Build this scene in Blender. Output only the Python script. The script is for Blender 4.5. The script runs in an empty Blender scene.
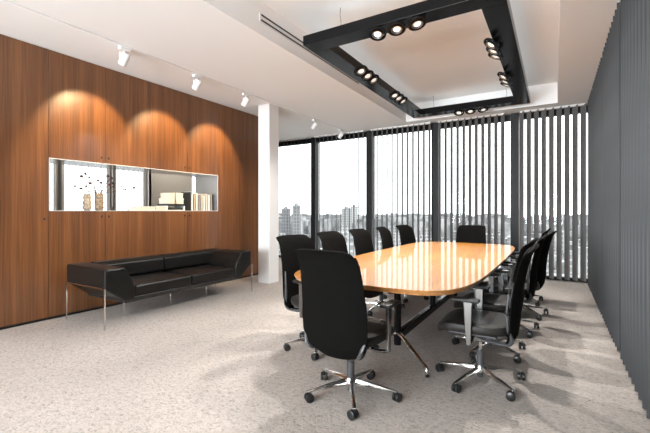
import bpy, bmesh, math, random
from mathutils import Vector, Matrix
PI = math.pi
random.seed(7)
SC = bpy.context.scene
COL = SC.collection

# ------------------------------------------------------------ camera
cd = bpy.data.cameras.new('camera'); cam = bpy.data.objects.new('camera', cd); COL.objects.link(cam)
cam.location = (0, 0, 1.25); cam.rotation_euler = (PI/2, 0, math.radians(31.3))
cd.sensor_width = 36; cd.lens = 378/650*36; cd.shift_y = -5.5/650; cd.clip_start = .05; cd.clip_end = 3000
SC.camera = cam
# ------------------------------------------------------------ view
vs = SC.view_settings
vs.view_transform = 'Standard'; vs.look = 'None'; vs.gamma = 1; vs.use_curve_mapping = False
vs.exposure = 0.0
SC.cycles.use_denoising = True
SC.cycles.max_bounces = 10; SC.cycles.diffuse_bounces = 6; SC.cycles.glossy_bounces = 5
SC.cycles.transparent_max_bounces = 16; SC.cycles.caustics_reflective = False; SC.cycles.caustics_refractive = False
SC.cycles.sample_clamp_indirect = 8
# ------------------------------------------------------------ world: bright overcast sky with faint clouds
w = bpy.data.worlds.new('sky'); SC.world = w; w.use_nodes = True
nt = w.node_tree; nt.nodes.clear()
out = nt.nodes.new('ShaderNodeOutputWorld'); bg = nt.nodes.new('ShaderNodeBackground')
tc = nt.nodes.new('ShaderNodeTexCoord'); mp = nt.nodes.new('ShaderNodeMapping'); mp.inputs['Scale'].default_value = (1.5, 1.5, 7)
nz = nt.nodes.new('ShaderNodeTexNoise'); nz.inputs['Scale'].default_value = 2.2; nz.inputs['Detail'].default_value = 5
cr = nt.nodes.new('ShaderNodeValToRGB')
cr.color_ramp.elements[0].position = .3; cr.color_ramp.elements[0].color = (.78, .80, .83, 1)
cr.color_ramp.elements[1].position = .62; cr.color_ramp.elements[1].color = (1, 1, 1, 1)
nt.links.new(tc.outputs['Generated'], mp.inputs['Vector']); nt.links.new(mp.outputs[0], nz.inputs['Vector'])
nt.links.new(nz.outputs['Fac'], cr.inputs[0]); nt.links.new(cr.outputs[0], bg.inputs[0])
bg.inputs[1].default_value = 4.2
nt.links.new(bg.outputs[0], out.inputs[0])
# ------------------------------------------------------------ large area lights: fill added to brighten the ceilings
def area(name, loc, rot, sx, sy, e, col=(1, 1, 1)):
    l = bpy.data.lights.new(name, 'AREA'); l.shape = 'RECTANGLE'; l.size = sx; l.size_y = sy; l.energy = e; l.color = col
    o = bpy.data.objects.new(name, l); COL.objects.link(o); o.location = loc; o.rotation_euler = rot
    return o
area('added_ceiling_fill', (-2.2, -5.35, 1.5), (PI/2+.75, 0, 0), 5.0, 2.4, 1350, (.87, .945, 1))  # unseen fill added behind the camera, tilted up to lift the ceiling
SPOT_WALL = 150; SPOT_FRAME = 220

# ------------------------------------------------------------ helpers
def link(o): COL.objects.link(o); return o
def obj(name, bm, m, parent=None, smooth=False, bevel=0, label=None):
    me = bpy.data.meshes.new(name); bmesh.ops.recalc_face_normals(bm, faces=bm.faces[:]); bm.to_mesh(me); bm.free()
    o = bpy.data.objects.new(name, me); link(o)
    if m: me.materials.append(m)
    if smooth:
        for p in me.polygons: p.use_smooth = True
        try: me.set_sharp_from_angle(angle=math.radians(40))
        except Exception: pass
    if bevel:
        b = o.modifiers.new('bevel', 'BEVEL'); b.width = bevel; b.segments = 2; b.limit_method = 'ANGLE'
    if parent: o.parent = parent
    if label: o['label'] = label
    return o
def tag(o, label, cat, group=None, kind=None):
    o['label'] = label; o['category'] = cat
    if group: o['group'] = group
    if kind: o['kind'] = kind
    return o
def thing(name, label, cat, loc=(0, 0, 0), rz=0, group=None):
    o = bpy.data.objects.new(name, None); o.empty_display_size = .1; link(o)
    o.location = loc; o.rotation_euler = (0, 0, rz)
    return tag(o, label, cat, group)
def struct(name, bm, m, parent=None, **k):
    o = obj(name, bm, m, parent, **k)
    if not parent: o['kind'] = 'structure'
    return o
def tree_copy(o, parent=None):
    c = o.copy(); COL.objects.link(c)
    if parent: c.parent = parent
    for ch in list(o.children): tree_copy(ch, c)
    return c
def BM(): return bmesh.new()
def box(bm, x0, x1, y0, y1, z0, z1, M=None):
    vs_ = [bm.verts.new((x, y, z)) for x in (x0, x1) for y in (y0, y1) for z in (z0, z1)]
    for f in ((0, 1, 3, 2), (4, 6, 7, 5), (0, 4, 5, 1), (2, 3, 7, 6), (0, 2, 6, 4), (1, 5, 7, 3)):
        bm.faces.new([vs_[i] for i in f])
    if M is not None: bmesh.ops.transform(bm, matrix=M, verts=vs_)
    return bm
def cyl(bm, a, b, r0, r1=None, n=20, caps=True):
    a = Vector(a); b = Vector(b); r1 = r0 if r1 is None else r1
    d = (b-a); q = d.to_track_quat('Z', 'Y').to_matrix()
    A = []; B = []
    for i in range(n):
        t = 2*PI*i/n; v = Vector((math.cos(t), math.sin(t), 0))
        A.append(bm.verts.new(a+q@(v*r0))); B.append(bm.verts.new(b+q@(v*r1)))
    for i in range(n): bm.faces.new((A[i], A[(i+1) % n], B[(i+1) % n], B[i]))
    if caps: bm.faces.new(A[::-1]); bm.faces.new(B)
    return bm
def lathe(bm, prof, n=32, M=None, close=False):
    rings = []; allv = []
    for r, z in prof:
        ring = [bm.verts.new((r*math.cos(2*PI*i/n), r*math.sin(2*PI*i/n), z)) for i in range(n)]
        rings.append(ring); allv += ring
    pairs = list(zip(rings, rings[1:]))
    if close: pairs.append((rings[-1], rings[0]))
    for A, B in pairs:
        for i in range(n): bm.faces.new((A[i], A[(i+1) % n], B[(i+1) % n], B[i]))
    if not close:
        if prof[0][0] > 1e-5: bm.faces.new(rings[0][::-1])
        if prof[-1][0] > 1e-5: bm.faces.new(rings[-1])
    if M is not None: bmesh.ops.transform(bm, matrix=M, verts=allv)
    return bm
def smooth_path(pts, k=6):
    P = [Vector(p) for p in pts]; out_ = []
    for i in range(len(P)-1):
        p0 = P[max(i-1, 0)]; p1 = P[i]; p2 = P[i+1]; p3 = P[min(i+2, len(P)-1)]
        for j in range(k):
            t = j/k
            out_.append(.5*((2*p1)+(-p0+p2)*t+(2*p0-5*p1+4*p2-p3)*t*t+(-p0+3*p1-3*p2+p3)*t**3))
    out_.append(P[-1]); return out_
def tube(bm, pts, r, n=10, flat=1.0, up=(0, 0, 1)):
    """sweep an elliptical section (r wide, r*flat high) along pts; r may be a list"""
    P = [Vector(p) for p in pts]; rings = []
    for i, p in enumerate(P):
        t = (P[min(i+1, len(P)-1)]-P[max(i-1, 0)]).normalized()
        s = t.cross(Vector(up))
        if s.length < 1e-3: s = t.cross(Vector((0, 1, 0)))
        s.normalize(); u = s.cross(t).normalized()
        rr = r[i] if isinstance(r, (list, tuple)) else r
        rings.append([bm.verts.new(p+s*math.cos(2*PI*k/n)*rr+u*math.sin(2*PI*k/n)*rr*flat) for k in range(n)])
    for A, B in zip(rings, rings[1:]):
        for i in range(n): bm.faces.new((A[i], A[(i+1) % n], B[(i+1) % n], B[i]))
    bm.faces.new(rings[0][::-1]); bm.faces.new(rings[-1])
    return bm
def prism(bm, poly, axis, a, b):
    """extrude a 2-D polygon along axis 'x','y' or 'z' from a to b"""
    def P(p, c): return {'x': (c, p[0], p[1]), 'y': (p[0], c, p[1]), 'z': (p[0], p[1], c)}[axis]
    A = [bm.verts.new(P(p, a)) for p in poly]; B = [bm.verts.new(P(p, b)) for p in poly]
    n = len(poly)
    for i in range(n): bm.faces.new((A[i], A[(i+1) % n], B[(i+1) % n], B[i]))
    bm.faces.new(A[::-1]); bm.faces.new(B)
    return bm

# ------------------------------------------------------------ materials
def mat(name, col, rough=.5, metal=0, spec=.5, coat=0, coat_r=.05, emit=None, es=0):
    m = bpy.data.materials.new(name); m.use_nodes = True
    b = m.node_tree.nodes['Principled BSDF']
    b.inputs['Base Color'].default_value = (*col, 1); b.inputs['Roughness'].default_value = rough
    b.inputs['Metallic'].default_value = metal; b.inputs['Specular IOR Level'].default_value = spec
    b.inputs['Coat Weight'].default_value = coat; b.inputs['Coat Roughness'].default_value = coat_r
    if emit: b.inputs['Emission Color'].default_value = (*emit, 1); b.inputs['Emission Strength'].default_value = es
    return m
def texture(m, scale, stretch, cols, bump=0, bdist=.01, detail=6, obj_rand=False, pos=(.3, .7), rough=None, dist=0):
    n = m.node_tree.nodes; l = m.node_tree.links; b = n['Principled BSDF']
    tc = n.new('ShaderNodeTexCoord'); mp = n.new('ShaderNodeMapping'); mp.inputs['Scale'].default_value = stretch
    nz = n.new('ShaderNodeTexNoise'); nz.inputs['Scale'].default_value = scale; nz.inputs['Detail'].default_value = detail
    nz.inputs['Distortion'].default_value = dist
    l.new(tc.outputs['Object'], mp.inputs[0]); l.new(mp.outputs[0], nz.inputs['Vector'])
    cr = n.new('ShaderNodeValToRGB'); e = cr.color_ramp.elements
    e[0].position = pos[0]; e[1].position = pos[1]
    e[0].color = (*cols[0], 1); e[1].color = (*cols[-1], 1)
    for i, c in enumerate(cols[1:-1]):
        k = e.new(pos[0]+(pos[1]-pos[0])*(i+1)/(len(cols)-1)); k.color = (*c, 1)
    l.new(nz.outputs['Fac'], cr.inputs[0]); l.new(cr.outputs[0], b.inputs['Base Color'])
    if bump:
        bp = n.new('ShaderNodeBump'); bp.inputs['Strength'].default_value = bump; bp.inputs['Distance'].default_value = bdist
        l.new(nz.outputs['Fac'], bp.inputs['Height']); l.new(bp.outputs[0], b.inputs['Normal'])
    return nz, cr

def wood(name, cols, stretch, coat, coat_r, rough=.35, band=(0, 1, 0), spec=.5, blotch=.25):
    m = mat(name, cols[0], rough, coat=coat, coat_r=coat_r, spec=spec)
    n = m.node_tree.nodes; l = m.node_tree.links; b = n['Principled BSDF']
    tc = n.new('ShaderNodeTexCoord')
    def noise(sc, st, det, dist=0):
        mp = n.new('ShaderNodeMapping'); mp.inputs['Scale'].default_value = st
        nz = n.new('ShaderNodeTexNoise'); nz.inputs['Scale'].default_value = sc; nz.inputs['Detail'].default_value = det; nz.inputs['Distortion'].default_value = dist
        l.new(tc.outputs['Object'], mp.inputs[0]); l.new(mp.outputs[0], nz.inputs['Vector']); return nz
    a = noise(30, stretch, 6, .3); c = noise(5, stretch, 3, .8)
    mx = n.new('ShaderNodeMix'); mx.data_type = 'FLOAT'; mx.inputs[0].default_value = .5
    l.new(a.outputs['Fac'], mx.inputs[2]); l.new(c.outputs['Fac'], mx.inputs[3])
    cr = n.new('ShaderNodeValToRGB'); e = cr.color_ramp.elements
    e[0].position = .32; e[1].position = .68; e[0].color = (*cols[0], 1); e[1].color = (*cols[2], 1)
    k = e.new(.5); k.color = (*cols[1], 1)
    l.new(mx.outputs[0], cr.inputs[0]); l.new(cr.outputs[0], b.inputs['Base Color'])
    bp = n.new('ShaderNodeBump'); bp.inputs['Strength'].default_value = .08; bp.inputs['Distance'].default_value = .002
    l.new(a.outputs['Fac'], bp.inputs['Height']); l.new(bp.outputs[0], b.inputs['Normal'])
    return m

M = {}
M['white'] = mat('white_paint', (.80, .785, .765), .6, spec=.3)
M['pillar'] = mat('pillar_paint', (.80, .79, .78), .5)
M['ceiling'] = mat('ceiling_paint', (.91, .908, .90), .7, spec=.2)
M['wall'] = mat('plaster', (.72, .70, .67), .7)
M['black_frame'] = mat('black_frame', (.010, .010, .011), .5, spec=.3)
M['dark_metal'] = mat('dark_metal', (.03, .03, .032), .35)
M['gloss_black'] = mat('gloss_black_metal', (.007, .007, .0075), .2, spec=.15)
M['chrome'] = mat('chrome', (.66, .65, .64), .14, 1)
M['steel'] = mat('steel', (.24, .235, .23), .25, 1)
M['grey_plastic'] = mat('grey_plastic', (.055, .055, .058), .35)
M['black_plastic'] = mat('black_plastic', (.012, .012, .012), .35)
M['white_plastic'] = mat('white_plastic', (.85, .84, .82), .3)
M['warm_metal'] = mat('warm_grey_metal', (.22, .19, .16), .5)
M['slot'] = mat('slot_black', (.01, .01, .01), .6)
M['reveal'] = mat('reveal_grey', (.22, .21, .20), .7)
M['mesh_fabric'] = mat('black_mesh_fabric', (.010, .0095, .009), .9, spec=.06)
texture(M['mesh_fabric'], 260, (1, 1, 1), [(.002, .0019, .0018), (.006, .0055, .005)], .3, .001)
M['leather'] = mat('black_leather', (.012, .011, .010), .36, spec=.3)
texture(M['leather'], 60, (1, 1, 1), [(.004, .0037, .0034), (.010, .009, .008)], .25, .002)
M['seat_leather'] = mat('seat_leather', (.016, .014, .012), .5, spec=.25)
texture(M['seat_leather'], 120, (1, 1, 1), [(.011, .010, .009), (.024, .021, .018)], .2, .001)
M['carpet'] = mat('carpet', (.5, .45, .4), .85, spec=.2)
def carpet():
    m = M['carpet']; n = m.node_tree.nodes; l = m.node_tree.links; b = n['Principled BSDF']
    tc = n.new('ShaderNodeTexCoord')
    mp = n.new('ShaderNodeMapping'); mp.inputs['Scale'].default_value = (1, 1.5, 1); mp.inputs['Rotation'].default_value = (0, 0, math.radians(20))
    l.new(tc.outputs['Object'], mp.inputs[0])
    a = n.new('ShaderNodeTexNoise'); a.inputs['Scale'].default_value = 34; a.inputs['Detail'].default_value = 8; a.inputs['Distortion'].default_value = 1.2; a.inputs['Roughness'].default_value = .65
    c = n.new('ShaderNodeTexNoise'); c.inputs['Scale'].default_value = 1.2; c.inputs['Detail'].default_value = 3
    l.new(mp.outputs[0], a.inputs['Vector']); l.new(tc.outputs['Object'], c.inputs['Vector'])
    cr = n.new('ShaderNodeValToRGB'); e = cr.color_ramp.elements
    e[0].position = .33; e[0].color = (.30, .265, .235, 1); e[1].position = .60; e[1].color = (.60, .54, .49, 1)
    k = e.new(.46); k.color = (.50, .445, .40, 1)
    l.new(a.outputs['Fac'], cr.inputs[0])
    mx = n.new('ShaderNodeMix'); mx.data_type = 'RGBA'; mx.blend_type = 'MULTIPLY'; mx.inputs[0].default_value = .25
    l.new(cr.outputs[0], mx.inputs[6]); l.new(c.outputs['Fac'], mx.inputs[7])
    l.new(mx.outputs[2], b.inputs['Base Color'])
    bp = n.new('ShaderNodeBump'); bp.inputs['Strength'].default_value = .8; bp.inputs['Distance'].default_value = .011
    l.new(a.outputs['Fac'], bp.inputs['Height']); l.new(bp.outputs[0], b.inputs['Normal'])
carpet()
M['wood_wall'] = wood('walnut_panel', [(.085, .032, .011), (.145, .055, .018), (.22, .090, .030)], (1.0, 2.2, .05), .4, .17, .35)
M['wood_table'] = wood('cherry_table_top', [(.24, .088, .009), (.32, .128, .016), (.40, .175, .026)], (1, .05, 1), .28, .03, .45, spec=.25)
M['wood_edge'] = wood('table_edge_wood', [(.30, .12, .035), (.38, .17, .05), (.45, .21, .07)], (1, .1, 1), .5, .1, .4)
M['louver'] = mat('grey_louver', (.07, .075, .08), .5, spec=.3)
texture(M['louver'], 60, (1, 1, .02), [(.024, .024, .025), (.040, .040, .041), (.064, .064, .065)], .15, .001)
M['slat'] = mat('blind_slat', (.12, .115, .11), .6, spec=.2)
texture(M['slat'], 60, (1, 1, .03), [(.12, .117, .114), (.20, .195, .19)], .1, .001)
M['niche'] = mat('polished_niche_lining', (.62, .61, .60), .12, .7)
M['trim'] = mat('bright_trim', (.85, .84, .82), .25, .3)
M['curtain'] = mat('white_curtain', (.50, .50, .50), .7)
def glass_mat():
    m = bpy.data.materials.new('window_glass'); m.use_nodes = True; n = m.node_tree.nodes; n.clear(); l = m.node_tree.links
    o = n.new('ShaderNodeOutputMaterial'); t = n.new('ShaderNodeBsdfTransparent'); g = n.new('ShaderNodeBsdfGlossy'); g.inputs['Roughness'].default_value = .02
    t.inputs[0].default_value = (.96, .98, .98, 1)
    f = n.new('ShaderNodeFresnel'); f.inputs[0].default_value = 1.35; mx = n.new('ShaderNodeMixShader')
    l.new(f.outputs[0], mx.inputs[0]); l.new(t.outputs[0], mx.inputs[1]); l.new(g.outputs[0], mx.inputs[2]); l.new(mx.outputs[0], o.inputs[0]); return m
M['glass'] = glass_mat()
M['lens'] = mat('lamp_lens', (.9, .88, .82), .3, emit=(1, .93, .82), es=.8)
M['reflector'] = mat('lamp_reflector', (.35, .345, .34), .3, .9)

def blind(name, label, cat, pts, rot, z0, z1, m, wid, group, rail=True, thick=.004, raildir='x', th2=None):
    root = thing(name, label, cat, pts[0], 0, group)
    bm = BM(); box(bm, -wid/2, wid/2, -thick/2, thick/2, z0, z1)
    proto = None
    for p in pts:
        if proto is None: o = obj('slat', bm, m, root); proto = o
        else: o = proto.copy(); COL.objects.link(o); o.parent = root
        o.location = Vector(p)-Vector(pts[0]); o.rotation_euler = (0, 0, rot)
    return root
# ------------------------------------------------------------ dimensions
H = 3.10; XR = .50; XW = -4.94; YW = 7.98; YB = -5.5; XL = -7.2
TX0, TX1, TY0, TY1, TZ = -2.64, .04, -.9, 7.59, 3.456
# ------------------------------------------------------------ floor and ceiling
bm = BM(); box(bm, XL-.3, XR+.3, YB-.2, YW+.35, -.3, 0); struct('floor', bm, M['carpet'])
bm = BM()
for z in [0]:
    box(bm, -4.10, TX0, YB, YW+.3, H, H+.6)           # main ceiling left of the tray
    box(bm, TX0, XR+.3, TY1, YW+.3, H, H+.6)          # bulkhead above the windows
    box(bm, TX0, XR+.3, YB, TY0, H, H+.6)
    box(bm, TX1, XR+.3, TY0, TY1, H, H+.6)
    box(bm, TX0, TX1, TY0, TY1, TZ, H+.6)             # raised tray
    box(bm, XL-.3, -4.13, YB, YW+.3, H, H+.6)         # strip along the wooden wall
struct('ceiling', bm, M['ceiling'])
bm = BM(); box(bm, -4.13, -4.10, YB, YW+.3, H+.035, H+.6); struct('trim_1', bm, M['reveal'])
# ------------------------------------------------------------ walls
bm = BM(); box(bm, XR+.11, XR+.3, YB, YW+.3, 0, H); struct('wall_right', bm, M['slot'])
# rear wall with a wide window opening that lets the daylight in
bm = BM(); box(bm, XL, -5.0, YB-.15, YB, 0, H); box(bm, .35, XR+.3, YB-.15, YB, 0, H); box(bm, -5.0, .35, YB-.15, YB, 0, .2); box(bm, -5.0, .35, YB-.15, YB, 2.95, H)
struct('wall_back', bm, M['wall'])
# ------------------------------------------------------------ window wall
MX = [XR+.3, -.65, -2.15, -3.66, -5.19, -6.65, XL]
for i in range(len(MX)-1):
    x1, x0 = MX[i], MX[i+1]
    bm = BM()
    box(bm, x0-.07, x0+.07, YW-.02, YW+.20, 0, H)          # mullion
    box(bm, x0+.085, x1-.085, YW+.06, YW+.18, H-.11, H)     # head
    box(bm, x0+.085, x1-.085, YW+.06, YW+.18, 0, .06)       # sill
    wn = struct('window_%d' % (i+1), bm, M['black_frame'], bevel=.004)
    bm = BM(); box(bm, x0+.085, x1-.085, YW+.115, YW+.123, .06, H-.11)
    struct('pane', bm, M['glass'], wn)
# left outer wall of the space behind the cabinet: windows and a plain wall piece
ys = [-5.5, -4.0, -2.5, -.6, .4, 1.3, 2.2, 3.16, 4.06, 4.80]
bm = BM(); box(bm, XL-.2, XL, 4.80, 5.9, 0, H); box(bm, XL-.2, XL, YB, YW, 2.75, H); box(bm, XL-.2, XL, YB, 4.8, 0, .1)
struct('wall_left', bm, mat('warm_grey_wall', (.45, .42, .38), .7))
for i in range(len(ys)-1):
    bm = BM(); box(bm, XL-.12, XL, ys[i+1]-.06, ys[i+1]+.06, .1, 2.75)
    wn = struct('window_%d' % (i+7), bm, M['warm_metal'])
    bm = BM(); box(bm, XL-.07, XL-.06, ys[i]+.06, ys[i+1]-.06, .1, 2.75); struct('pane', bm, M['glass'], wn)
bm = BM(); box(bm, XL-.12, XL, YW-.3, YW-.18, .0, 2.75)
wn = struct('window_16', bm, M['dark_metal'])
bm = BM(); box(bm, XL-.07, XL-.06, 5.9, YW-.3, 0, 2.75); struct('pane', bm, M['glass'], wn)
pts = [(XL+.12, .62+.105*k, 0) for k in range(40) if .62+.105*k < 4.78]
r = blind('vertical_blind', 'white vertical blind at the outer windows seen through the display niche', 'blind', pts, math.radians(155), .04, 2.74, M['curtain'], .085, None, thick=.010)
bm = BM(); box(bm, -.03, .03, -.05, pts[-1][1]-pts[0][1]+.05, 2.74, 2.78); obj('head_rail', bm, M['white'], r)
# ------------------------------------------------------------ pillar
bm = BM(); box(bm, -4.44, -4.19, 5.05, 5.31, 0, H)
struct('trim_2', bm, M['pillar'], bevel=.004)['label'] = 'white square pillar at the end of the wooden wall'

# ------------------------------------------------------------ ceiling air slots on the tray side
t = thing('air_slot_diffuser', 'long slim double-slot air diffuser on the side of the raised ceiling', 'air vent', (TX0, 0, 0))
bm = BM(); box(bm, 0, .008, 3.02, 5.36, 3.235, 3.325); obj('face_plate', bm, M['white'], t)
for z in (3.246, 3.300):
    bm = BM(); box(bm, .006, .012, 3.04, 5.34, z, z+.016); obj('slot', bm, M['slot'], t)

# ------------------------------------------------------------ vertical blinds
bl_lab = {0: 'open vertical blind in the window bay against the grey louvred side wall',
          1: 'open vertical blind in the window bay behind the chair at the table head',
          2: 'open vertical blind in the bay between the third and fourth black mullion from the pillar',
          3: 'open vertical blind in the second full window bay right of the white pillar',
          4: 'open vertical blind in the narrow window bay beside the white pillar'}
SP = .118
for i in range(5):
    x1, x0 = MX[i], MX[i+1]
    if i == 0: x1 = XR-.02
    n = 20
    a = x0+.115
    pts = [(a+.01+k*SP, YW-.10, 0) for k in range(n+1) if a+.01+k*SP < x1-(.085 if i else .045)]
    if i in (3, 4): pts = [p for p in pts]
    r = blind('vertical_blind', bl_lab[i], 'blind', pts, math.radians(125), .04, H-.012, M['slat'], .132, 'vertical blinds on the window wall')
    bm = BM(); box(bm, -.03, (pts[-1][0]-pts[0][0])+.03, -.02, .02, H-.03, H); obj('head_rail', bm, M['white'], r)
# ------------------------------------------------------------ grey louvred side wall (closed vertical slats)
joints = [-1.45, -.05, 1.35, 2.75, 4.15, 5.55, 6.95, 7.80]
names = ['louvre panel behind the viewpoint', 'louvre panel beside the viewpoint', 'louvre panel at the right border of the picture',
         'second closed grey louvre panel counted from the right border', 'closed grey louvre panel right beside the middle chairs on the right',
         'closed grey louvre panel next to the farthest chairs on the right', 'narrow closed grey louvre panel in the corner by the windows']
for i in range(len(joints)-1):
    y0, y1 = joints[i]+.04, joints[i+1]-.04
    n = max(3, round((y1-y0)/.127)); d = (y1-y0)/n
    pts = [(XR-.01, y0+d*(k+.5), 0) for k in range(n)]
    lab = names[i] if 'grey' in names[i] else 'closed dark grey '+names[i]
    root = blind('louvre_panel', lab, 'blind', pts, math.radians(90-10), .012, H-.012, M['louver'], d*.98, 'closed louvre panels on the side wall', thick=.022)
    bm = BM(); box(bm, .055, .08, -d/2-.03, (y1-y0)-d/2+.03, .0, H); obj('backing', bm, M['dark_metal'], root)

# ------------------------------------------------------------ wooden storage wall
XB = -5.50     # rear of the cabinets
NY0, NY1, NZ0, NZ1 = 2.05, 4.59, 1.25, 1.86
g = .002
def door(parent, y0, y1, z0, z1, handles=(), name='door'):
    bm = BM(); box(bm, XW-.022, XW, y0+g, y1-g, z0+g, z1-g)
    d = obj(name, bm, M['wood_wall'], parent, bevel=.0015)
    for (hy, hz) in handles:
        bm = BM(); box(bm, XW-.001, XW+.012, hy-.006, hy+.006, hz-.014, hz+.014); obj('handle', bm, M['black_plastic'], d, bevel=.002)
    return d
def carcass(parent, y0, y1, z0, z1, m=None):
    bm = BM(); box(bm, XB, XW-.024, y0+.003, y1-.003, z0, z1); return obj('carcass', bm, m or M['black_plastic'], parent)
t = thing('tall_cabinet', 'full-height walnut cabinet left of the display niche', 'cabinet', (0, 0, 0))
carcass(t, -1.4, NY0, .03, H-.004)
for y in (-1.15, -.5, .15, .78, 1.42): pass
for a, b in ((-1.4, -.51), (-.51, .77), (.77, NY0)): door(t, a, b, .035, H-.002, [(b-.045, 1.16)] if abs(b-NY0) < .01 else [])
bm = BM(); box(bm, XB, XW-.04, -1.4, NY0-.003, 0, .03); obj('plinth', bm, M['black_plastic'], t)
t = thing('display_cabinet', 'walnut storage wall with open display niche behind the black sofa', 'cabinet', (0, 0, 0))
ed = [2.05, 2.685, 3.32, 3.955, 4.59]
carcass(t, NY0, NY1, .03, NZ0-.02); carcass(t, NY0, NY1, NZ1+.02, H-.004)
bm = BM(); box(bm, XB, XW-.04, NY0+.003, NY1-.003, 0, .03); obj('plinth', bm, M['black_plastic'], t)
for k in range(4):
    hy = ed[k+1]-.045 if k % 2 == 0 else ed[k]+.045
    door(t, ed[k], ed[k+1], NZ1, H-.002, [(hy, NZ1+.07)], 'upper_door')
    door(t, ed[k], ed[k+1], .035, NZ0, [(hy, NZ0-.07)], 'lower_door')
bm = BM()
box(bm, XB, XW-.001, NY0+.002, NY1-.002, NZ1-.004, NZ1+.018); box(bm, XB, XW-.001, NY0+.002, NY1-.002, NZ0-.018, NZ0+.004)
box(bm, XB, XW-.001, NY0+.002, NY0+.016, NZ0, NZ1); box(bm, XB, XW-.001, NY1-.016, NY1-.002, NZ0, NZ1)
obj('niche_lining', bm, M['niche'], t, label='polished light lining of the niche')
bm = BM()
box(bm, XW-.002, XW+.003, NY0+.002, NY1-.002, NZ1-.007, NZ1+.001); box(bm, XW-.002, XW+.003, NY0+.002, NY1-.002, NZ0-.001, NZ0+.006)
box(bm, XW-.002, XW+.003, NY0+.002, NY0+.008, NZ0, NZ1); box(bm, XW-.002, XW+.003, NY1-.008, NY1-.002, NZ0, NZ1)
obj('niche_trim', bm, M['trim'], t)
t = thing('tall_cabinet', 'full-height walnut cabinet right of the niche, ending by the white pillar', 'cabinet', (0, 0, 0))
carcass(t, NY1, 5.85, .03, H-.004)
for a, b in ((NY1, 5.22), (5.22, 5.85)): door(t, a, b, .035, H-.002, [(b-.045, 1.16)] if abs(b-NY0) < .01 else [])
bm = BM(); box(bm, XB, XW-.04, NY1+.003, 5.85, 0, .03); obj('plinth', bm, M['black_plastic'], t)

# things in the niche ------------------------------------------------
z0 = NZ0+.004
M['rattan'] = mat('knotted_brown_vase', (.20, .14, .09), .7); texture(M['rattan'], 45, (1, 1, 1), [(.07, .045, .03), (.42, .33, .24)], .8, .01)
M['rattan_pale'] = mat('knotted_pale_vase', (.42, .36, .28), .7); texture(M['rattan_pale'], 45, (1, 1, 1), [(.2, .16, .12), (.62, .55, .46)], .8, .01)
M['pod'] = mat('dried_pod', (.10, .035, .025), .6)
M['twig'] = mat('dried_twig', (.12, .06, .04), .7)
M['box_beige'] = mat('beige_card', (.62, .57, .49), .6); M['paper'] = mat('book_paper', (.78, .75, .70), .6)
def vase(loc, m, label, hgt, r):
    bm = BM(); lathe(bm, [(r*.6, 0), (r*.85, hgt*.05), (r, hgt*.2), (r*.85, hgt*.33), (r*1.0, hgt*.48), (r*.82, hgt*.62), (r*.95, hgt*.78), (r*.8, hgt*.92), (r*.85, hgt), (r*.7, hgt), (r*.66, hgt*.8), (r*.6, hgt*.1)], 24)
    o = obj('vase', bm, m, smooth=True); o.location = loc; return tag(o, label, 'vase')
vase((-5.17, 2.58, z0), M['rattan_pale'], 'pale ribbed vase left of the brown one in the display niche', .22, .05)
vase((-5.15, 2.72, z0), M['rattan'], 'brown knobbly vase holding dried branches in the niche', .23, .058)
t = thing('dried_branches', 'spray of dried branches with dark round seed pods in the niche', 'dried flowers', (-5.15, 2.71, z0+.18))
rnd = random.Random(5)
for k in range(19):
    a = rnd.uniform(-1.15, 1.15); L = rnd.uniform(.17, .33); s = rnd.uniform(-.5, .5)
    ty = L*math.sin(a)*1.15+.01; tz = L*math.cos(a)*.95+.02; tx = s*.12
    if k == 17: ty, tz = .52, .15
    if k == 18: ty, tz = .38, .12
    tz = min(tz, .385)
    bm = BM(); tube(bm, smooth_path([(0, 0, -.15), (tx*.2, ty*.15, .04), (tx*.6, ty*.55, tz*.65), (tx, ty, tz)], 4), .0035, 5)
    tw = obj('twig', bm, M['twig'], t)
    pr = rnd.uniform(.014, .022)
    bm = BM(); bmesh.ops.create_icosphere(bm, subdivisions=2, radius=pr, matrix=Matrix.Translation((tx, ty, tz))@Matrix.Diagonal((1, 1, .8, 1)))
    obj('seed_pod', bm, M['pod'], tw, smooth=True)
bm = BM(); bmesh.ops.create_uvsphere(bm, u_segments=20, v_segments=12, radius=.028); lathe(bm, [(.006, .024), (.009, .034), (.004, .036)], 12)
o = obj('ornament_ball', bm, M['black_plastic'], smooth=True); o.location = (-5.10, 2.87, z0+.028); tag(o, 'small dark round ornament on the niche shelf right of the vases', 'ornament')
# flat books and boxes
def book(name, cx, cy, cz, sx, sy, sz, m, label, cat='book', rz=0, group=None, lay='flat'):
    t = thing(name, label, cat, (cx, cy, cz), rz, group)
    c = .004
    if name == 'book':
        if lay == 'flat':
            bm = BM(); box(bm, -sx/2, sx/2, -sy/2, sy/2, 0, c); box(bm, -sx/2, sx/2, -sy/2, sy/2, sz-c, sz); box(bm, -sx/2, -sx/2+c, -sy/2, sy/2, 0, sz)
            obj('cover', bm, m, t); bm = BM(); box(bm, -sx/2+c, sx/2-.005, -sy/2+.004, sy/2-.004, c, sz-c); obj('pages', bm, M['paper'], t)
        else:
            bm = BM(); box(bm, -sx/2, sx/2, -sy/2, -sy/2+c, 0, sz); box(bm, -sx/2, sx/2, sy/2-c, sy/2, 0, sz); box(bm, sx/2-c, sx/2, -sy/2, sy/2, 0, sz)
            obj('cover', bm, m, t); bm = BM(); box(bm, -sx/2+.005, sx/2-c, -sy/2+c, sy/2-c, .003, sz-.004); obj('pages', bm, M['paper'], t)
    else:
        bm = BM(); box(bm, -sx/2, sx/2, -sy/2, sy/2, 0, sz*.7); obj('box_body', bm, m, t, bevel=.003)
        bm = BM(); box(bm, -sx/2-.004, sx/2+.004, -sy/2-.004, sy/2+.004, sz*.7, sz); obj('box_lid', bm, m, t, bevel=.003)
    return t
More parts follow.
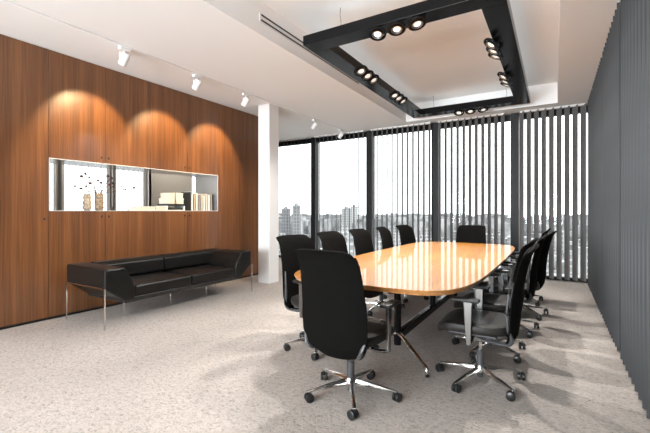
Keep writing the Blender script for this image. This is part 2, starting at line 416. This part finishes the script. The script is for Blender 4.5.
cb = mat('cream_cover', (.70, .66, .58), .5); cg = mat('grey_cover', (.30, .29, .28), .5); ck = mat('black_cover', (.02, .02, .02), .4); cw = mat('white_cover', (.8, .79, .77), .5); ct = mat('tan_cover', (.45, .36, .26), .5)
XN = -5.12
book('book', XN, 3.40, z0, .24, .50, .018, cb, 'long cream book lying flat on the niche shelf, under two low boxes')
book('storage_box', XN, 3.33+.0, z0+.018, .20, .24, .045, M['box_beige'], 'left one of two low beige boxes lying side by side in the niche', 'box')
book('storage_box', XN, 3.545, z0+.018, .20, .16, .045, M['box_beige'], 'right one of two low beige boxes lying side by side in the niche', 'box')
tb = thing('tray_stand', 'small black stand with an open front carrying beige boxes in the niche', 'stand', (XN, 3.80, z0))
bm = BM(); box(bm, -.12, .12, -.16, .16, .075, .105); obj('top', bm, ck, tb)
bm = BM(); box(bm, -.12, .12, -.16, .16, .0, .012); obj('base', bm, cw, tb)
for s in (-1, 1):
    bm = BM(); box(bm, -.12, .12, s*.16-.01*(s > 0)-0*(s < 0), s*.16+.01*(s < 0), .012, .075); obj('side', bm, cw, tb)
bm = BM(); box(bm, -.10, .10, -.13, .13, .012, .05); o = obj('book', bm, ck); o.location = (XN, 3.80, z0); tag(o, 'black book lying inside the small open stand', 'book')
book('storage_box', XN, 3.72, z0+.105, .2, .13, .085, M['box_beige'], 'lower left beige box on the black stand', 'box')
book('storage_box', XN, 3.885, z0+.105, .2, .13, .09, M['box_beige'], 'lower right beige box on the black stand', 'box')
book('storage_box', XN, 3.735, z0+.19, .18, .11, .085, M['box_beige'], 'upper left beige box, topmost on the left pile', 'box', .15)
book('storage_box', XN, 3.89, z0+.195, .18, .12, .085, M['box_beige'], 'upper right beige box, topmost on the right pile', 'box', -.1)
yy = 4.03
specs = [(.028, .30, ck, 'black upright book, leftmost of the upright row'), (.022, .31, cw, 'white upright book next to the black one'),
         (.030, .27, ct, 'tan upright book in the row in the niche'), (.026, .29, cw, 'white upright book right of the tan one'),
         (.034, .26, cg, 'grey upright book in the middle of the niche row'), (.024, .28, cb, 'cream upright book right of the grey one'),
         (.030, .25, cw, 'thick white upright book, shorter than its neighbours'), (.028, .285, cb, 'tall cream upright book near the end of the row'),
         (.03, .27, cw, 'white upright book, second from the niche end'), (.03, .28, cg, 'grey upright book closest to the right end of the niche')]
for s, h_, m_, lab in specs:
    s *= 1.32
    book('book', XN+.03, yy+s/2, z0, .19, s, h_, m_, lab, lay='up', group='upright books in the niche'); yy += s+.012

# ------------------------------------------------------------ ceiling spotlights along the wooden wall
def aim(o, target): 
    d = Vector(target)-o.matrix_basis.translation; o.rotation_euler = d.to_track_quat('-Z', 'Y').to_euler()
def wall_spot(y, label, lit=True, e=SPOT_WALL):
    t = thing('ceiling_spotlight', label, 'spotlight', (-4.17, y, H), 0, 'white ceiling spotlights')
    bm = BM(); box(bm, -.025, .025, -.06, .06, -.035, 0); obj('mount', bm, M['white_plastic'], t, bevel=.003)
    bm = BM(); cyl(bm, (0, 0, -.035), (0, 0, -.075), .008, n=10); box(bm, -.012, .012, -.055, -.05, -.13, -.065); box(bm, -.012, .012, .05, .055, -.13, -.065); box(bm, -.012, .012, -.055, .055, -.075, -.069); obj('bracket', bm, M['white_plastic'], t)
    d = Vector((-.66, 0, -.75)).normalized(); q = d.to_track_quat('Z', 'Y').to_matrix().to_4x4()
    Mx = Matrix.Translation((0, 0, -.125))@q
    bm = BM(); lathe(bm, [(.030, -.075), (.044, -.07), (.046, .07), (.040, .07), (.036, .045), (.0, .045)], 28, Mx); obj('lamp_head', bm, M['white_plastic'], t, smooth=True)
    bm = BM(); lathe(bm, [(.0, .047), (.035, .047), (.035, .052), (0, .052)], 24, Mx); obj('lens', bm, M['lens'], t)
    if lit:
        l = bpy.data.lights.new('spot', 'SPOT'); l.energy = e; l.spot_size = math.radians(72); l.spot_blend = .5; l.shadow_soft_size = .02; l.color = (1, .74, .42)
        o = bpy.data.objects.new('spot_lamp', l); link(o); o.location = (-4.22, y, H-.125)+Vector(d)*.09 if False else Vector((-4.17, y, H-.125))+d*.085
        o.rotation_euler = d.to_track_quat('-Z', 'Y').to_euler(); o.parent = None
for y, lab, lit in ((.55, 'white ceiling spotlight nearest the rear of the room', True), (2.48, 'largest white ceiling spotlight, left of the niche handles', True),
               (3.50, 'second white ceiling spotlight above the walnut wall', True), (4.45, 'white ceiling spotlight nearest the left side of the pillar', True),
               (6.45, 'white ceiling spotlight just right of the white pillar', False), (7.55, 'farthest small white ceiling spotlight next to the windows', False)):
    wall_spot(y, lab, lit)

for dy, dl in ((5.25, 'round white downlight over the passage, nearer the window wall'), (3.1, 'added unseen downlight over the passage, behind the display niche')):  # the one behind the niche is added to brighten mullions and blind
  t = thing('corridor_downlight', dl, 'ceiling light', (-6.45, dy, H))
  bm = BM(); lathe(bm, [(.0, -.03), (.06, -.03), (.075, -.01), (.075, 0), (0, 0)], 28); obj('housing', bm, M['white_plastic'], t, smooth=True)
  bm = BM(); lathe(bm, [(0, -.034), (.055, -.034), (.055, -.03), (0, -.03)], 24); obj('lens', bm, M['lens'], t)
  l = bpy.data.lights.new('spot', 'SPOT'); l.energy = 120; l.spot_size = math.radians(150); l.spot_blend = .6; l.shadow_soft_size = .05; l.color = (1, .92, .8)
  o = bpy.data.objects.new('spot_lamp', l); link(o); o.location = (-6.45, dy, H-.06)
# ------------------------------------------------------------ suspended black light frame
FX0, FX1, FY0, FY1, FW = -2.41, -.36, 3.49, 7.37, .215
FZ0, FZ1 = 3.10, 3.21
t = thing('light_frame', 'suspended rectangular black light frame in the raised ceiling', 'ceiling light', ((FX0+FX1)/2, (FY0+FY1)/2, FZ1))
ox, oy, oz = t.location
def fb(name, x0, x1, y0, y1, z0, z1, m=M['gloss_black']):
    bm = BM(); box(bm, x0-ox, x1-ox, y0-oy, y1-oy, z0-oz, z1-oz); return obj(name, bm, m, t, bevel=.003)
fb('beam', FX0, FX1, FY0, FY0+FW, FZ0, FZ1); fb('beam', FX0, FX1, FY1-FW, FY1, FZ0, FZ1)
fb('beam', FX0, FX0+FW, FY0+FW, FY1-FW, FZ0, FZ1); fb('beam', FX1-FW, FX1, FY0+FW, FY1-FW, FZ0, FZ1)
for (x, y, sx_, sy_) in ((FX0+.1, (FY0+FY1)/2, .06, 3.4), (FX1-.1, (FY0+FY1)/2, .06, 3.4), ((FX0+FX1)/2, FY0+.1, 1.5, .06), ((FX0+FX1)/2, FY1-.1, 1.5, .06)):  # strips and uplights added on top of the beams to brighten the tray
    bm = BM(); box(bm, x-sx_/2-.01-ox, x+sx_/2+.01-ox, y-sy_/2-.01-oy, y+sy_/2+.01-oy, 0, .006); obj('added_fill_strip', bm, M['white_plastic'], t)
    area('added_tray_fill', (x, y, FZ1+.012), (PI, 0, 0), sx_, sy_, .35*max(sx_, sy_), (.93, .97, 1))
for x in (-1.985, -.72):
    for y in (FY0+.1, FY1-.1):
        bm = BM(); tube(bm, smooth_path([(x-ox, y-oy, 0), (x-ox+.006, y-oy, .08), (x-ox-.006, y-oy, .17), (x-ox, y-oy, TZ-oz)], 5), .003, 6); obj('cable', bm, M['dark_metal'], t)
def gimbal(x, y, side, label, tilt, lit):
    """double-ring adjustable spotlight head hung under the inner edge of the frame"""
    r = thing('spotlight_head', label, 'spotlight', (x, y, FZ0), 0, 'adjustable spotlight heads under the frame')
    bm = BM(); box(bm, -.018, .018, -.018, .018, -.03, 0); obj('mount', bm, M['black_plastic'], r)
    d = Vector((tilt[0], tilt[1], -1)).normalized(); Mx = Matrix.Translation((0, 0, -.048))@d.to_track_quat('Z', 'Y').to_matrix().to_4x4()
    bm = BM(); lathe(bm, [(.070, -.010), (.088, -.010), (.092, .0), (.088, .012), (.072, .012)], 32, Mx, True); obj('outer_ring', bm, M['gloss_black'], r, smooth=True)
    bm = BM(); lathe(bm, [(.02, -.032), (.052, -.026), (.062, .016), (.055, .018), (.034, .004), (0, .004)], 32, Mx); obj('lamp_head', bm, M['gloss_black'], r, smooth=True)
    bm = BM(); lathe(bm, [(.036, .006), (.054, .019), (.050, .020), (.036, .0075)], 28, Mx, True); obj('reflector', bm, M['reflector'], r, smooth=True)
    bm = BM(); lathe(bm, [(0, .005), (.036, .005), (.036, .009), (0, .009)], 24, Mx); obj('lens', bm, M['lens'], r)
    if not lit: return
    l = bpy.data.lights.new('spot', 'SPOT'); l.energy = SPOT_FRAME; l.spot_size = math.radians(105); l.spot_blend = .35; l.shadow_soft_size = .025; l.color = (1, .965, .93)
    o = bpy.data.objects.new('spot_lamp', l); link(o); o.location = Vector((x, y, FZ0-.06))+d*.03; o.rotation_euler = d.to_track_quat('-Z', 'Y').to_euler()
XA, XC = -2.13, -.585
places = []
for q, y in enumerate((4.39, 4.59, 4.78)): places.append((XA, y, 'left', 'near trio on the left beam', q, (.55, -.12)))
for q, y in enumerate((5.58, 5.76, 5.95)): places.append((XA, y, 'left', 'far trio on the left beam', q, (.55, -.12)))
for q, y in enumerate((4.42, 4.61, 4.78)): places.append((XC, y, 'right', 'near trio on the right beam', q, (-.55, -.15)))
for q, y in enumerate((5.56, 5.78, 5.95)): places.append((XC, y, 'right', 'far trio on the right beam', q, (-.55, -.1)))
for q, x in enumerate((-1.54, -1.335, -1.13)): places.append((x, 3.56, 'near', 'trio on the near beam', q, (.15, -.25)))
for q, x in enumerate((-1.50, -1.30, -1.085)): places.append((x, 7.18, 'far', 'trio on the far beam', q, (.1, -.35)))
wd = {'left': ('nearest', 'middle', 'farthest'), 'right': ('nearest', 'middle', 'farthest'), 'near': ('left', 'middle', 'right'), 'far': ('left', 'middle', 'right')}
for x, y, s, gname, q, tl in places: gimbal(x, y, s, 'black ringed spotlight head, %s one of the %s' % (wd[s][q], gname), (tl[0]+(q-1)*.12, tl[1]+(q-1)*.1), q == 1 and s != 'far')

# ------------------------------------------------------------ sofa
t = thing('sofa', 'long low black leather sofa on slim chrome legs against the walnut wall', 'sofa', (-4.45, 3.30, 0))
SY = 1.115; XF = .43; XK = -.39      # half length, front, back (local)
# shell: arm end blocks with slanted undersides
for s in (-1, 1):
    prof = [(s*SY, .43), (s*SY, .635), (s*(SY-.215), .635), (s*(SY-.30), .50), (s*(SY-.335), .40), (s*(SY-.335), .27), (s*(SY-.22), .262)]
    if s > 0: prof = prof[::-1]
    bm = BM(); prism(bm, prof, 'x', XK, XF)
    obj('armrest', bm, M['leather'], t, bevel=.018)
bm = BM(); box(bm, XK+.02, XF-.02, -SY+.22, SY-.22, .235, .285); obj('base_rail', bm, M['black_plastic'], t, bevel=.006)
bm = BM(); prism(bm, [(XK, .27), (XK, .60), (XK+.06, .62), (XK+.16, .60), (XK+.2, .27)], 'y', -SY+.335, SY-.335); obj('back_shell', bm, M['leather'], t, bevel=.012)
def cushion(name, x0, x1, y0, y1, z0, z1, bev):
    bm = BM(); box(bm, x0, x1, y0, y1, z0, z1)
    bmesh.ops.subdivide_edges(bm, edges=bm.edges[:], cuts=4, use_grid_fill=True)
    cx, cy = (x0+x1)/2, (y0+y1)/2
    for v in bm.verts:
        if v.co.z > z1-1e-4:
            fx = 1-abs((v.co.x-cx)/((x1-x0)/2))**3; fy = 1-abs((v.co.y-cy)/((y1-y0)/2))**4; v.co.z += .016*fx*fy
    return obj(name, bm, M['leather'], t, smooth=False, bevel=bev)
W2 = SY-.337
for a, b in ((-W2, -.004), (.004, W2)):
    cushion('seat_cushion', XK+.18, XF-.008, a, b, .287, .415, .02)
for a, b in ((-SY+.22, -.004), (.004, SY-.22)):
    bm = BM(); prism(bm, [(XK+.03, .425), (XK+.05, .60), (XK+.10, .645), (XK+.19, .642), (XK+.232, .605), (XK+.25, .44)], 'y', a, b); obj('back_cushion', bm, M['leather'], t, bevel=.014)
# end frames of chrome bar
for s in (-1, 1):
    y = s*(SY+.006); bm = BM()
    for x in (XK+.02, XF+.0): box(bm, x-.007, x+.007, y-.007, y+.007, 0, .437)
    box(bm, XK+.02, XF, y-.007, y+.007, .423, .437)
    obj('end_frame', bm, M['chrome'], t)
for y in (-.69, -.05, .56):
    bm = BM(); cyl(bm, (.05, y, 0), (.05, y, .24), .011, n=14); obj('leg', bm, M['chrome'], t)

# ------------------------------------------------------------ conference table
TCX, TY_0, TY_1 = -1.20, 2.36, 6.36; TCY = (TY_0+TY_1)/2
t = thing('conference_table', 'long glossy orange-brown conference table with rounded ends', 'table', (TCX, TCY, 0))
def outline(k=0, n=96):
    pts = []; a = .75-k; b = (TY_1-TY_0)/2-k
    for i in range(n):
        th = 2*PI*i/n; c, s = math.cos(th), math.sin(th)
        e = 2/5.6
        x = a*abs(c)**e*(1 if c >= 0 else -1); y = b*abs(s)**(2/7.5)*(1 if s >= 0 else -1)
        x *= 1-(.05 if y < 0 else .02)*(y/b)**2
        pts.append((x, y))
    return pts
def slab(name, z0_, z1_, k0, k1, m, bev=0):
    bm = BM(); A = [bm.verts.new((x, y, z0_)) for x, y in outline(k0)]; B = [bm.verts.new((x, y, z1_)) for x, y in outline(k1)]
    n = len(A)
    for i in range(n): bm.faces.new((A[i], A[(i+1) % n], B[(i+1) % n], B[i]))
    bm.faces.new(A[::-1]); bm.faces.new(B); return obj(name, bm, m, t)
slab('tabletop', .736, .740, 0.001, .003, M['wood_table'])
slab('edge_band', .706, .736, .012, .0, M['wood_edge'])
L0 = 3.22-TCY; L1 = 5.5-TCY
for y in (L0, 0, L1):
    bm = BM(); cyl(bm, (0, y, .06 if y else .15), (0, y, .69), .032, n=20); obj('post', bm, M['gloss_black'], t, smooth=True)
    bm = BM(); box(bm, -.30, .30, y-.03, y+.03, .685, .706); obj('bracket', bm, M['dark_metal'], t)
bm = BM(); box(bm, -.028, .028, L0, L1, .10, .175); obj('beam', bm, M['gloss_black'], t, bevel=.01)
for y, s in ((L0, -1), (L1, 1)):
    for sx in (-1, 1):
        bm = BM(); pts = smooth_path([(0, y, .16), (sx*.06, y+s*.07, .165), (sx*.22, y+s*.24, .12), (sx*.35, y+s*.36, .07), (sx*.375, y+s*.385, .045), (sx*.378, y+s*.388, .012)], 5)
        tube(bm, pts, [.02-.009*i/(len(pts)-1) for i in range(len(pts))], 12)
        lg = obj('leg', bm, M['chrome'], t, smooth=True)
        bm = BM(); cyl(bm, (sx*.378, y+s*.388, 0), (sx*.378, y+s*.388, .013), .016, n=14); obj('glide', bm, M['black_plastic'], lg)

# ------------------------------------------------------------ office chair (faces local +Y)
def make_chair():
    t = thing('office_chair', 'x', 'chair', (0, 0, 0))
    # backrest surface
    prof = [(-.190, .325, .125), (-.212, .355, .18), (-.232, .40, .225), (-.244, .48, .240), (-.248, .56, .241), (-.256, .66, .238), (-.272, .77, .232), (-.293, .87, .226), (-.316, .95, .220), (-.336, .992, .214), (-.358, 1.018, .202)]
    P = []
    for i in range(len(prof)-1):
        for j in range(3):
            u = j/3; P.append(tuple(prof[i][k]*(1-u)+prof[i+1][k]*u for k in range(3)))
    P.append(prof[-1])
    nu = 14; th = .022
    bm = BM(); F = []; Bk = []
    for (y, z, hw) in P:
        fr = []; bk = []
        for i in range(nu+1):
            s = -1+2*i/nu; x = s*hw
            dz = 0
            curve = .035*abs(s)**2.2*(1 if z < .93 else max(0, (1.035-z)/.105))
            e = th*(.35+.65*(1-abs(s)**6))
            if z > .99: dz = -.014*abs(s)**5
            fr.append(bm.verts.new((x, y+curve, z+dz))); bk.append(bm.verts.new((x, y+curve-e, z+dz-.004)))
        F.append(fr); Bk.append(bk)
    for G in (F, Bk):
        for a, b in zip(G, G[1:]):
            for i in range(nu): bm.faces.new((a[i], a[i+1], b[i+1], b[i]) if G is F else (a[i], b[i], b[i+1], a[i+1]))
    for i in (0, nu):
        for r in range(len(P)-1): bm.faces.new((F[r][i], F[r+1][i], Bk[r+1][i], Bk[r][i]))
    for r in (0, len(P)-1):
        for i in range(nu): bm.faces.new((F[r][i], F[r][i+1], Bk[r][i+1], Bk[r][i]))
    obj('backrest', bm, M['mesh_fabric'], t, smooth=True)
    for s in (-1, 1):
        bm = BM(); pts = smooth_path([(s*.222, -.205, .70), (s*.226, -.195, .58), (s*.222, -.20, .48), (s*.205, -.222, .40), (s*.180, -.205, .355), (s*.16, -.12, .348), (s*.10, -.02, .35), (s*.06, .02, .35)], 5)
        tube(bm, pts, [.006+.010*min(1, i/16) for i in range(len(pts))], 10, .8); obj('back_frame', bm, M['grey_plastic'], t, smooth=True)
    # seat
    bm = BM(); n = 40; rings = []
    layers = [(.84, .392), (.97, .398), (1, .415), (1, .435), (.975, .452), (.90, .461), (.72, .465), (.45, .462), (.2, .460)]
    for sc, z in layers:
        ring = []
        for i in range(n):
            a = 2*PI*i/n; c, s = math.cos(a), math.sin(a)
            x = .245*sc*abs(c)**.5*(1 if c >= 0 else -1); y = .25*sc*abs(s)**.55*(1 if s >= 0 else -1)
            if y < 0: x *= 1-.12*(y/.235)**2
            drop = -.035*max(0, (y-.10)/.135)**2+.008*max(0, (-y-.1)/.135)
            side = .01*(abs(x)/.245)**2
            ring.append(bm.verts.new((x, y+.035, z+drop+side)))
        rings.append(ring)
    for a, b in zip(rings, rings[1:]):
        for i in range(n): bm.faces.new((a[i], a[(i+1) % n], b[(i+1) % n], b[i]))
    bm.faces.new(rings[0][::-1]); bm.faces.new(rings[-1]); obj('seat', bm, M['seat_leather'], t, smooth=True)
    bm = BM(); box(bm, -.19, .19, -.13, .19, .380, .394); obj('seat_pan', bm, M['grey_plastic'], t, bevel=.005)
    # mechanism
    bm = BM(); prism(bm, [(-.10, .335), (-.07, .31), (.06, .305), (.11, .345), (.13, .38), (-.09, .38)], 'x', -.075, .075); obj('mechanism', bm, M['steel'], t, bevel=.008)
    bm = BM(); cyl(bm, (.075, .04, .352), (.155, .04, .352), .007, n=10); cyl(bm, (.155, .04, .352), (.19, .04, .352), .015, .012, n=14); obj('lever', bm, M['black_plastic'], t, smooth=True)
    # arms
    for s in (-1, 1):
        bm = BM(); x_ = s*.262; prism(bm, [(.024, .335), (.052, .335), (.060, .45), (.068, .60), (.072, .630), (.010, .630), (.014, .60), (.018, .45)], 'x', x_-.010, x_+.010)
        tube(bm, smooth_path([(s*.06, .04, .345), (s*.16, .04, .330), (s*.225, .04, .332), (x_, .04, .345)], 4), .016, 10, .7)
        a = obj('armrest', bm, M['steel'], t, smooth=True, bevel=.004)
        bm = BM(); box(bm, s*.266-.036, s*.266+.036, -.035, .150, .632, .656); obj('arm_pad', bm, M['black_plastic'], a, bevel=.010)
    # column
    bm = BM(); cyl(bm, (0, 0, .11), (0, 0, .235), .026, n=20); cyl(bm, (0, 0, .035), (0, 0, .07), .022, n=20); obj('column', bm, M['grey_plastic'], t, smooth=True)
    bm = BM(); cyl(bm, (0, 0, .235), (0, 0, .31), .014, n=16); obj('gas_lift', bm, M['chrome'], t, smooth=True)
    bm = BM(); lathe(bm, [(.03, .068), (.042, .075), (.042, .115), (.032, .128)], 24); obj('hub', bm, M['chrome'], t, smooth=True)
    for k in range(5):
        a = 2*PI*k/5+0; c, s = math.cos(a), math.sin(a)
        bm = BM(); R = 6; rings = []
        for i in range(R+1):
            u = i/R; r = .03+.285*u; hw = .019-.008*u; zt = .120-.040*u-.008*u*u; zb = .078-.016*u+.004*u*u
            sec = [(-hw, zb), (hw, zb), (hw*.95, (zt+zb)/2+.004), (hw*.45, zt), (-hw*.45, zt), (-hw*.95, (zt+zb)/2+.004)]
            rings.append([bm.verts.new((c*r-s*o_, s*r+c*o_, z_)) for o_, z_ in sec])
        for A, B in zip(rings, rings[1:]):
            for i in range(6): bm.faces.new((A[i], A[(i+1) % 6], B[(i+1) % 6], B[i]))
        bm.faces.new(rings[0][::-1]); bm.faces.new(rings[-1]); lg = obj('leg', bm, M['chrome'], t, smooth=True, bevel=.002)
        px, py = c*.305, s*.305; ca = a+1.1+k*.7; cx, cy = math.cos(ca), math.sin(ca)
        bm = BM()
        for q in (-1, 1):
            ax = Vector((-cy*q*.006, cx*q*.006, 0)); bx_ = Vector((-cy*q*.026, cx*q*.026, 0)); ce = Vector((px+cx*.012, py+cy*.012, .029))
            cyl(bm, ce+ax, ce+bx_*.85, .029, .029, n=22); cyl(bm, ce+bx_*.85, ce+bx_, .029, .022, n=22)
        cyl(bm, (px, py, .03), (px, py, .068), .009, n=10); obj('caster', bm, M['black_plastic'], lg, smooth=True)
    return t
c0 = make_chair(); first = True
chairs = [  # x, y, heading (direction faced, degrees from +X), world angle of the star base, label
 (-1.185, 2.285, 87, 13.5, 'black office chair at the near table end, its back to the viewer'),
 (-1.85, 2.93, -10, 10, 'nearest black office chair on the left side, behind the big one at the table end'),
 (-1.86, 3.67, -6, 30, 'second black office chair on the left side of the table'),
 (-1.86, 4.42, -4, 50, 'third black office chair on the left side of the table'),
 (-1.85, 5.24, 4, 5, 'fourth black office chair on the left side of the table'),
 (-1.84, 6.02, -12, 40, 'farthest black office chair on the left side of the table'),
 (-1.17, 6.22, -91, 20, 'black office chair at the far head of the table, facing the viewer'),
 (-.47, 2.97, 181, 32, 'nearest black office chair on the right side, armrest and seat in full view'),
 (-.50, 3.67, 176, 36, 'second black office chair on the right side, mostly hidden by the nearest'),
 (-.43, 4.45, 181, 30, 'third black office chair on the right side of the table'),
 (-.36, 5.17, 174, 28, 'fourth black office chair on the right side, back leaning towards the louvres'),
 (-.42, 5.88, 178, 33, 'farthest black office chair on the right side, next to the window blinds'),
]
src = tree_copy(c0)
for i, (x, y, hd, base, lab) in enumerate(chairs):
    o = c0 if i == 0 else tree_copy(src)
    o.location = (x, y, 0); o.rotation_euler = (0, 0, math.radians(hd-90)); o['label'] = lab; o['group'] = 'black office chairs round the conference table'
    for ch in o.children:
        if ch.name.startswith('leg'): ch.rotation_euler = (0, 0, math.radians(base-(hd-90)))
for ob in [src]+list(src.children_recursive): bpy.data.objects.remove(ob)

# ------------------------------------------------------------ the city outside, seen from a high floor; haze is put into its greys
GZ = -42
M['ground'] = mat('city_ground', (.16, .165, .165), .9, spec=0); texture(M['ground'], .02, (1, 1, 1), [(.13, .135, .135), (.21, .215, .22), (.33, .335, .34)], detail=9)
bm = BM(); box(bm, -2600, 900, 14, 2900, GZ-1, GZ)
g_ = obj('city_ground', bm, M['ground']); tag(g_, 'hazy grey city ground far below the windows', 'ground', kind='structure')
def fac(name, a, b):
    m = mat(name, a, .8, spec=.1); n = m.node_tree.nodes; l = m.node_tree.links; bs = n['Principled BSDF']
    tc = n.new('ShaderNodeTexCoord'); br = n.new('ShaderNodeTexBrick'); br.inputs['Scale'].default_value = .22; br.offset = 0
    br.inputs['Color1'].default_value = (*b, 1); br.inputs['Color2'].default_value = (*[.8*c for c in b], 1); br.inputs['Mortar'].default_value = (*a, 1); br.inputs['Mortar Size'].default_value = .12
    br.inputs['Brick Width'].default_value = .6; br.inputs['Row Height'].default_value = .75
    mp = n.new('ShaderNodeMapping'); mp.inputs['Rotation'].default_value = (PI/2, 0, 0)
    l.new(tc.outputs['Object'], mp.inputs[0]); l.new(mp.outputs[0], br.inputs['Vector']); l.new(br.outputs[0], bs.inputs['Base Color']); return m
FM = [fac('hazed_facade_pale', (.34, .34, .34), (.20, .205, .21)), fac('hazed_facade_grey', (.24, .24, .245), (.15, .153, .16)), fac('hazed_facade_white', (.44, .44, .435), (.26, .265, .27))]  # facade colours lightened to stand in for the distance haze
OC = []
def polar(az, d): a = math.radians(az); return (-math.sin(a)*d, math.cos(a)*d)      # azimuth to the left of +Y
def tower(az, d, w_, dp, top, m, label, group=None):
    OC.append((*polar(az, d), math.hypot(w_, dp)/2+1))
    x, y = polar(az, d); o = thing('tower_block' if top > -8 else 'city_building', label, 'building', (x, y, GZ), math.radians(az), group)
    h_ = top-GZ
    bm = BM(); box(bm, -w_/2, w_/2, -dp/2, dp/2, 0, h_); 
    obj('facade', bm, m, o)
    bm = BM(); box(bm, -w_/2-.3, w_/2+.3, -dp/2-.3, dp/2+.3, h_, h_+1.0)
    box(bm, -w_/5, w_/6, -dp/4, dp/4, h_+1, h_+3.5); obj('roof', bm, FM[0], o)
    return o
tower(37.2, 400, 9, 14, 3, FM[1], 'grey high-rise beside the white pillar, left half of the tallest pair in the skyline')
tower(35.6, 380, 8, 14, 6, FM[1], 'grey high-rise, right half and taller one of the pair by the pillar')
tower(28.0, 520, 14, 14, 4, FM[0], 'pale slim tower in the skyline above the second chair on the left')
tower(26.9, 620, 12, 14, 8, FM[2], 'pale distant tower right of the slim one, above the second left chair')
tower(28.6, 190, 20, 14, -13, FM[2], 'broad pale block with window rows above the second chair on the left')
rnd = random.Random(11)
def free(x, y, r): return all(math.hypot(x-a, y-b) > r+c for a, b, c in OC)
k = 0
while k < 46:
    az = rnd.uniform(-4, 42); d = rnd.uniform(110, 480); w_ = rnd.uniform(9, 22); dp = rnd.uniform(9, 16)
    if not free(*polar(az, d), math.hypot(w_, dp)/2+1): continue
    tower(az, d, w_, dp, GZ+rnd.uniform(9, 24)+d*.01, rnd.choice(FM), 'mid-rise block in the hazy city below the horizon', 'mid-rise city blocks'); k += 1
bm = BM()
for k in range(2600):
    az = rnd.uniform(-12, 52); d = 90*math.exp(rnd.random()*3.0); x, y = polar(az, d)
    w_ = rnd.uniform(5, 16)*(1+d/900); dp = rnd.uniform(5, 14); h_ = rnd.uniform(4, 13)+(d > 500)*rnd.uniform(0, 24)
    if not free(x, y, math.hypot(w_, dp)/2): continue
    box(bm, -w_/2, w_/2, -dp/2, dp/2, 0, h_, Matrix.Translation((x, y, GZ))@Matrix.Rotation(math.radians(rnd.uniform(0, 90)), 4, 'Z'))
M['roofs'] = mat('hazed_roofs', (.3, .3, .3), .9, spec=0); texture(M['roofs'], .05, (1, 1, 1), [(.13, .133, .137), (.24, .243, .247), (.42, .42, .42)], detail=4, pos=(.35, .65))
o = obj('city_rooftops', bm, M['roofs']); tag(o, 'countless small rooftops of the distant city outside', 'buildings', kind='stuff')
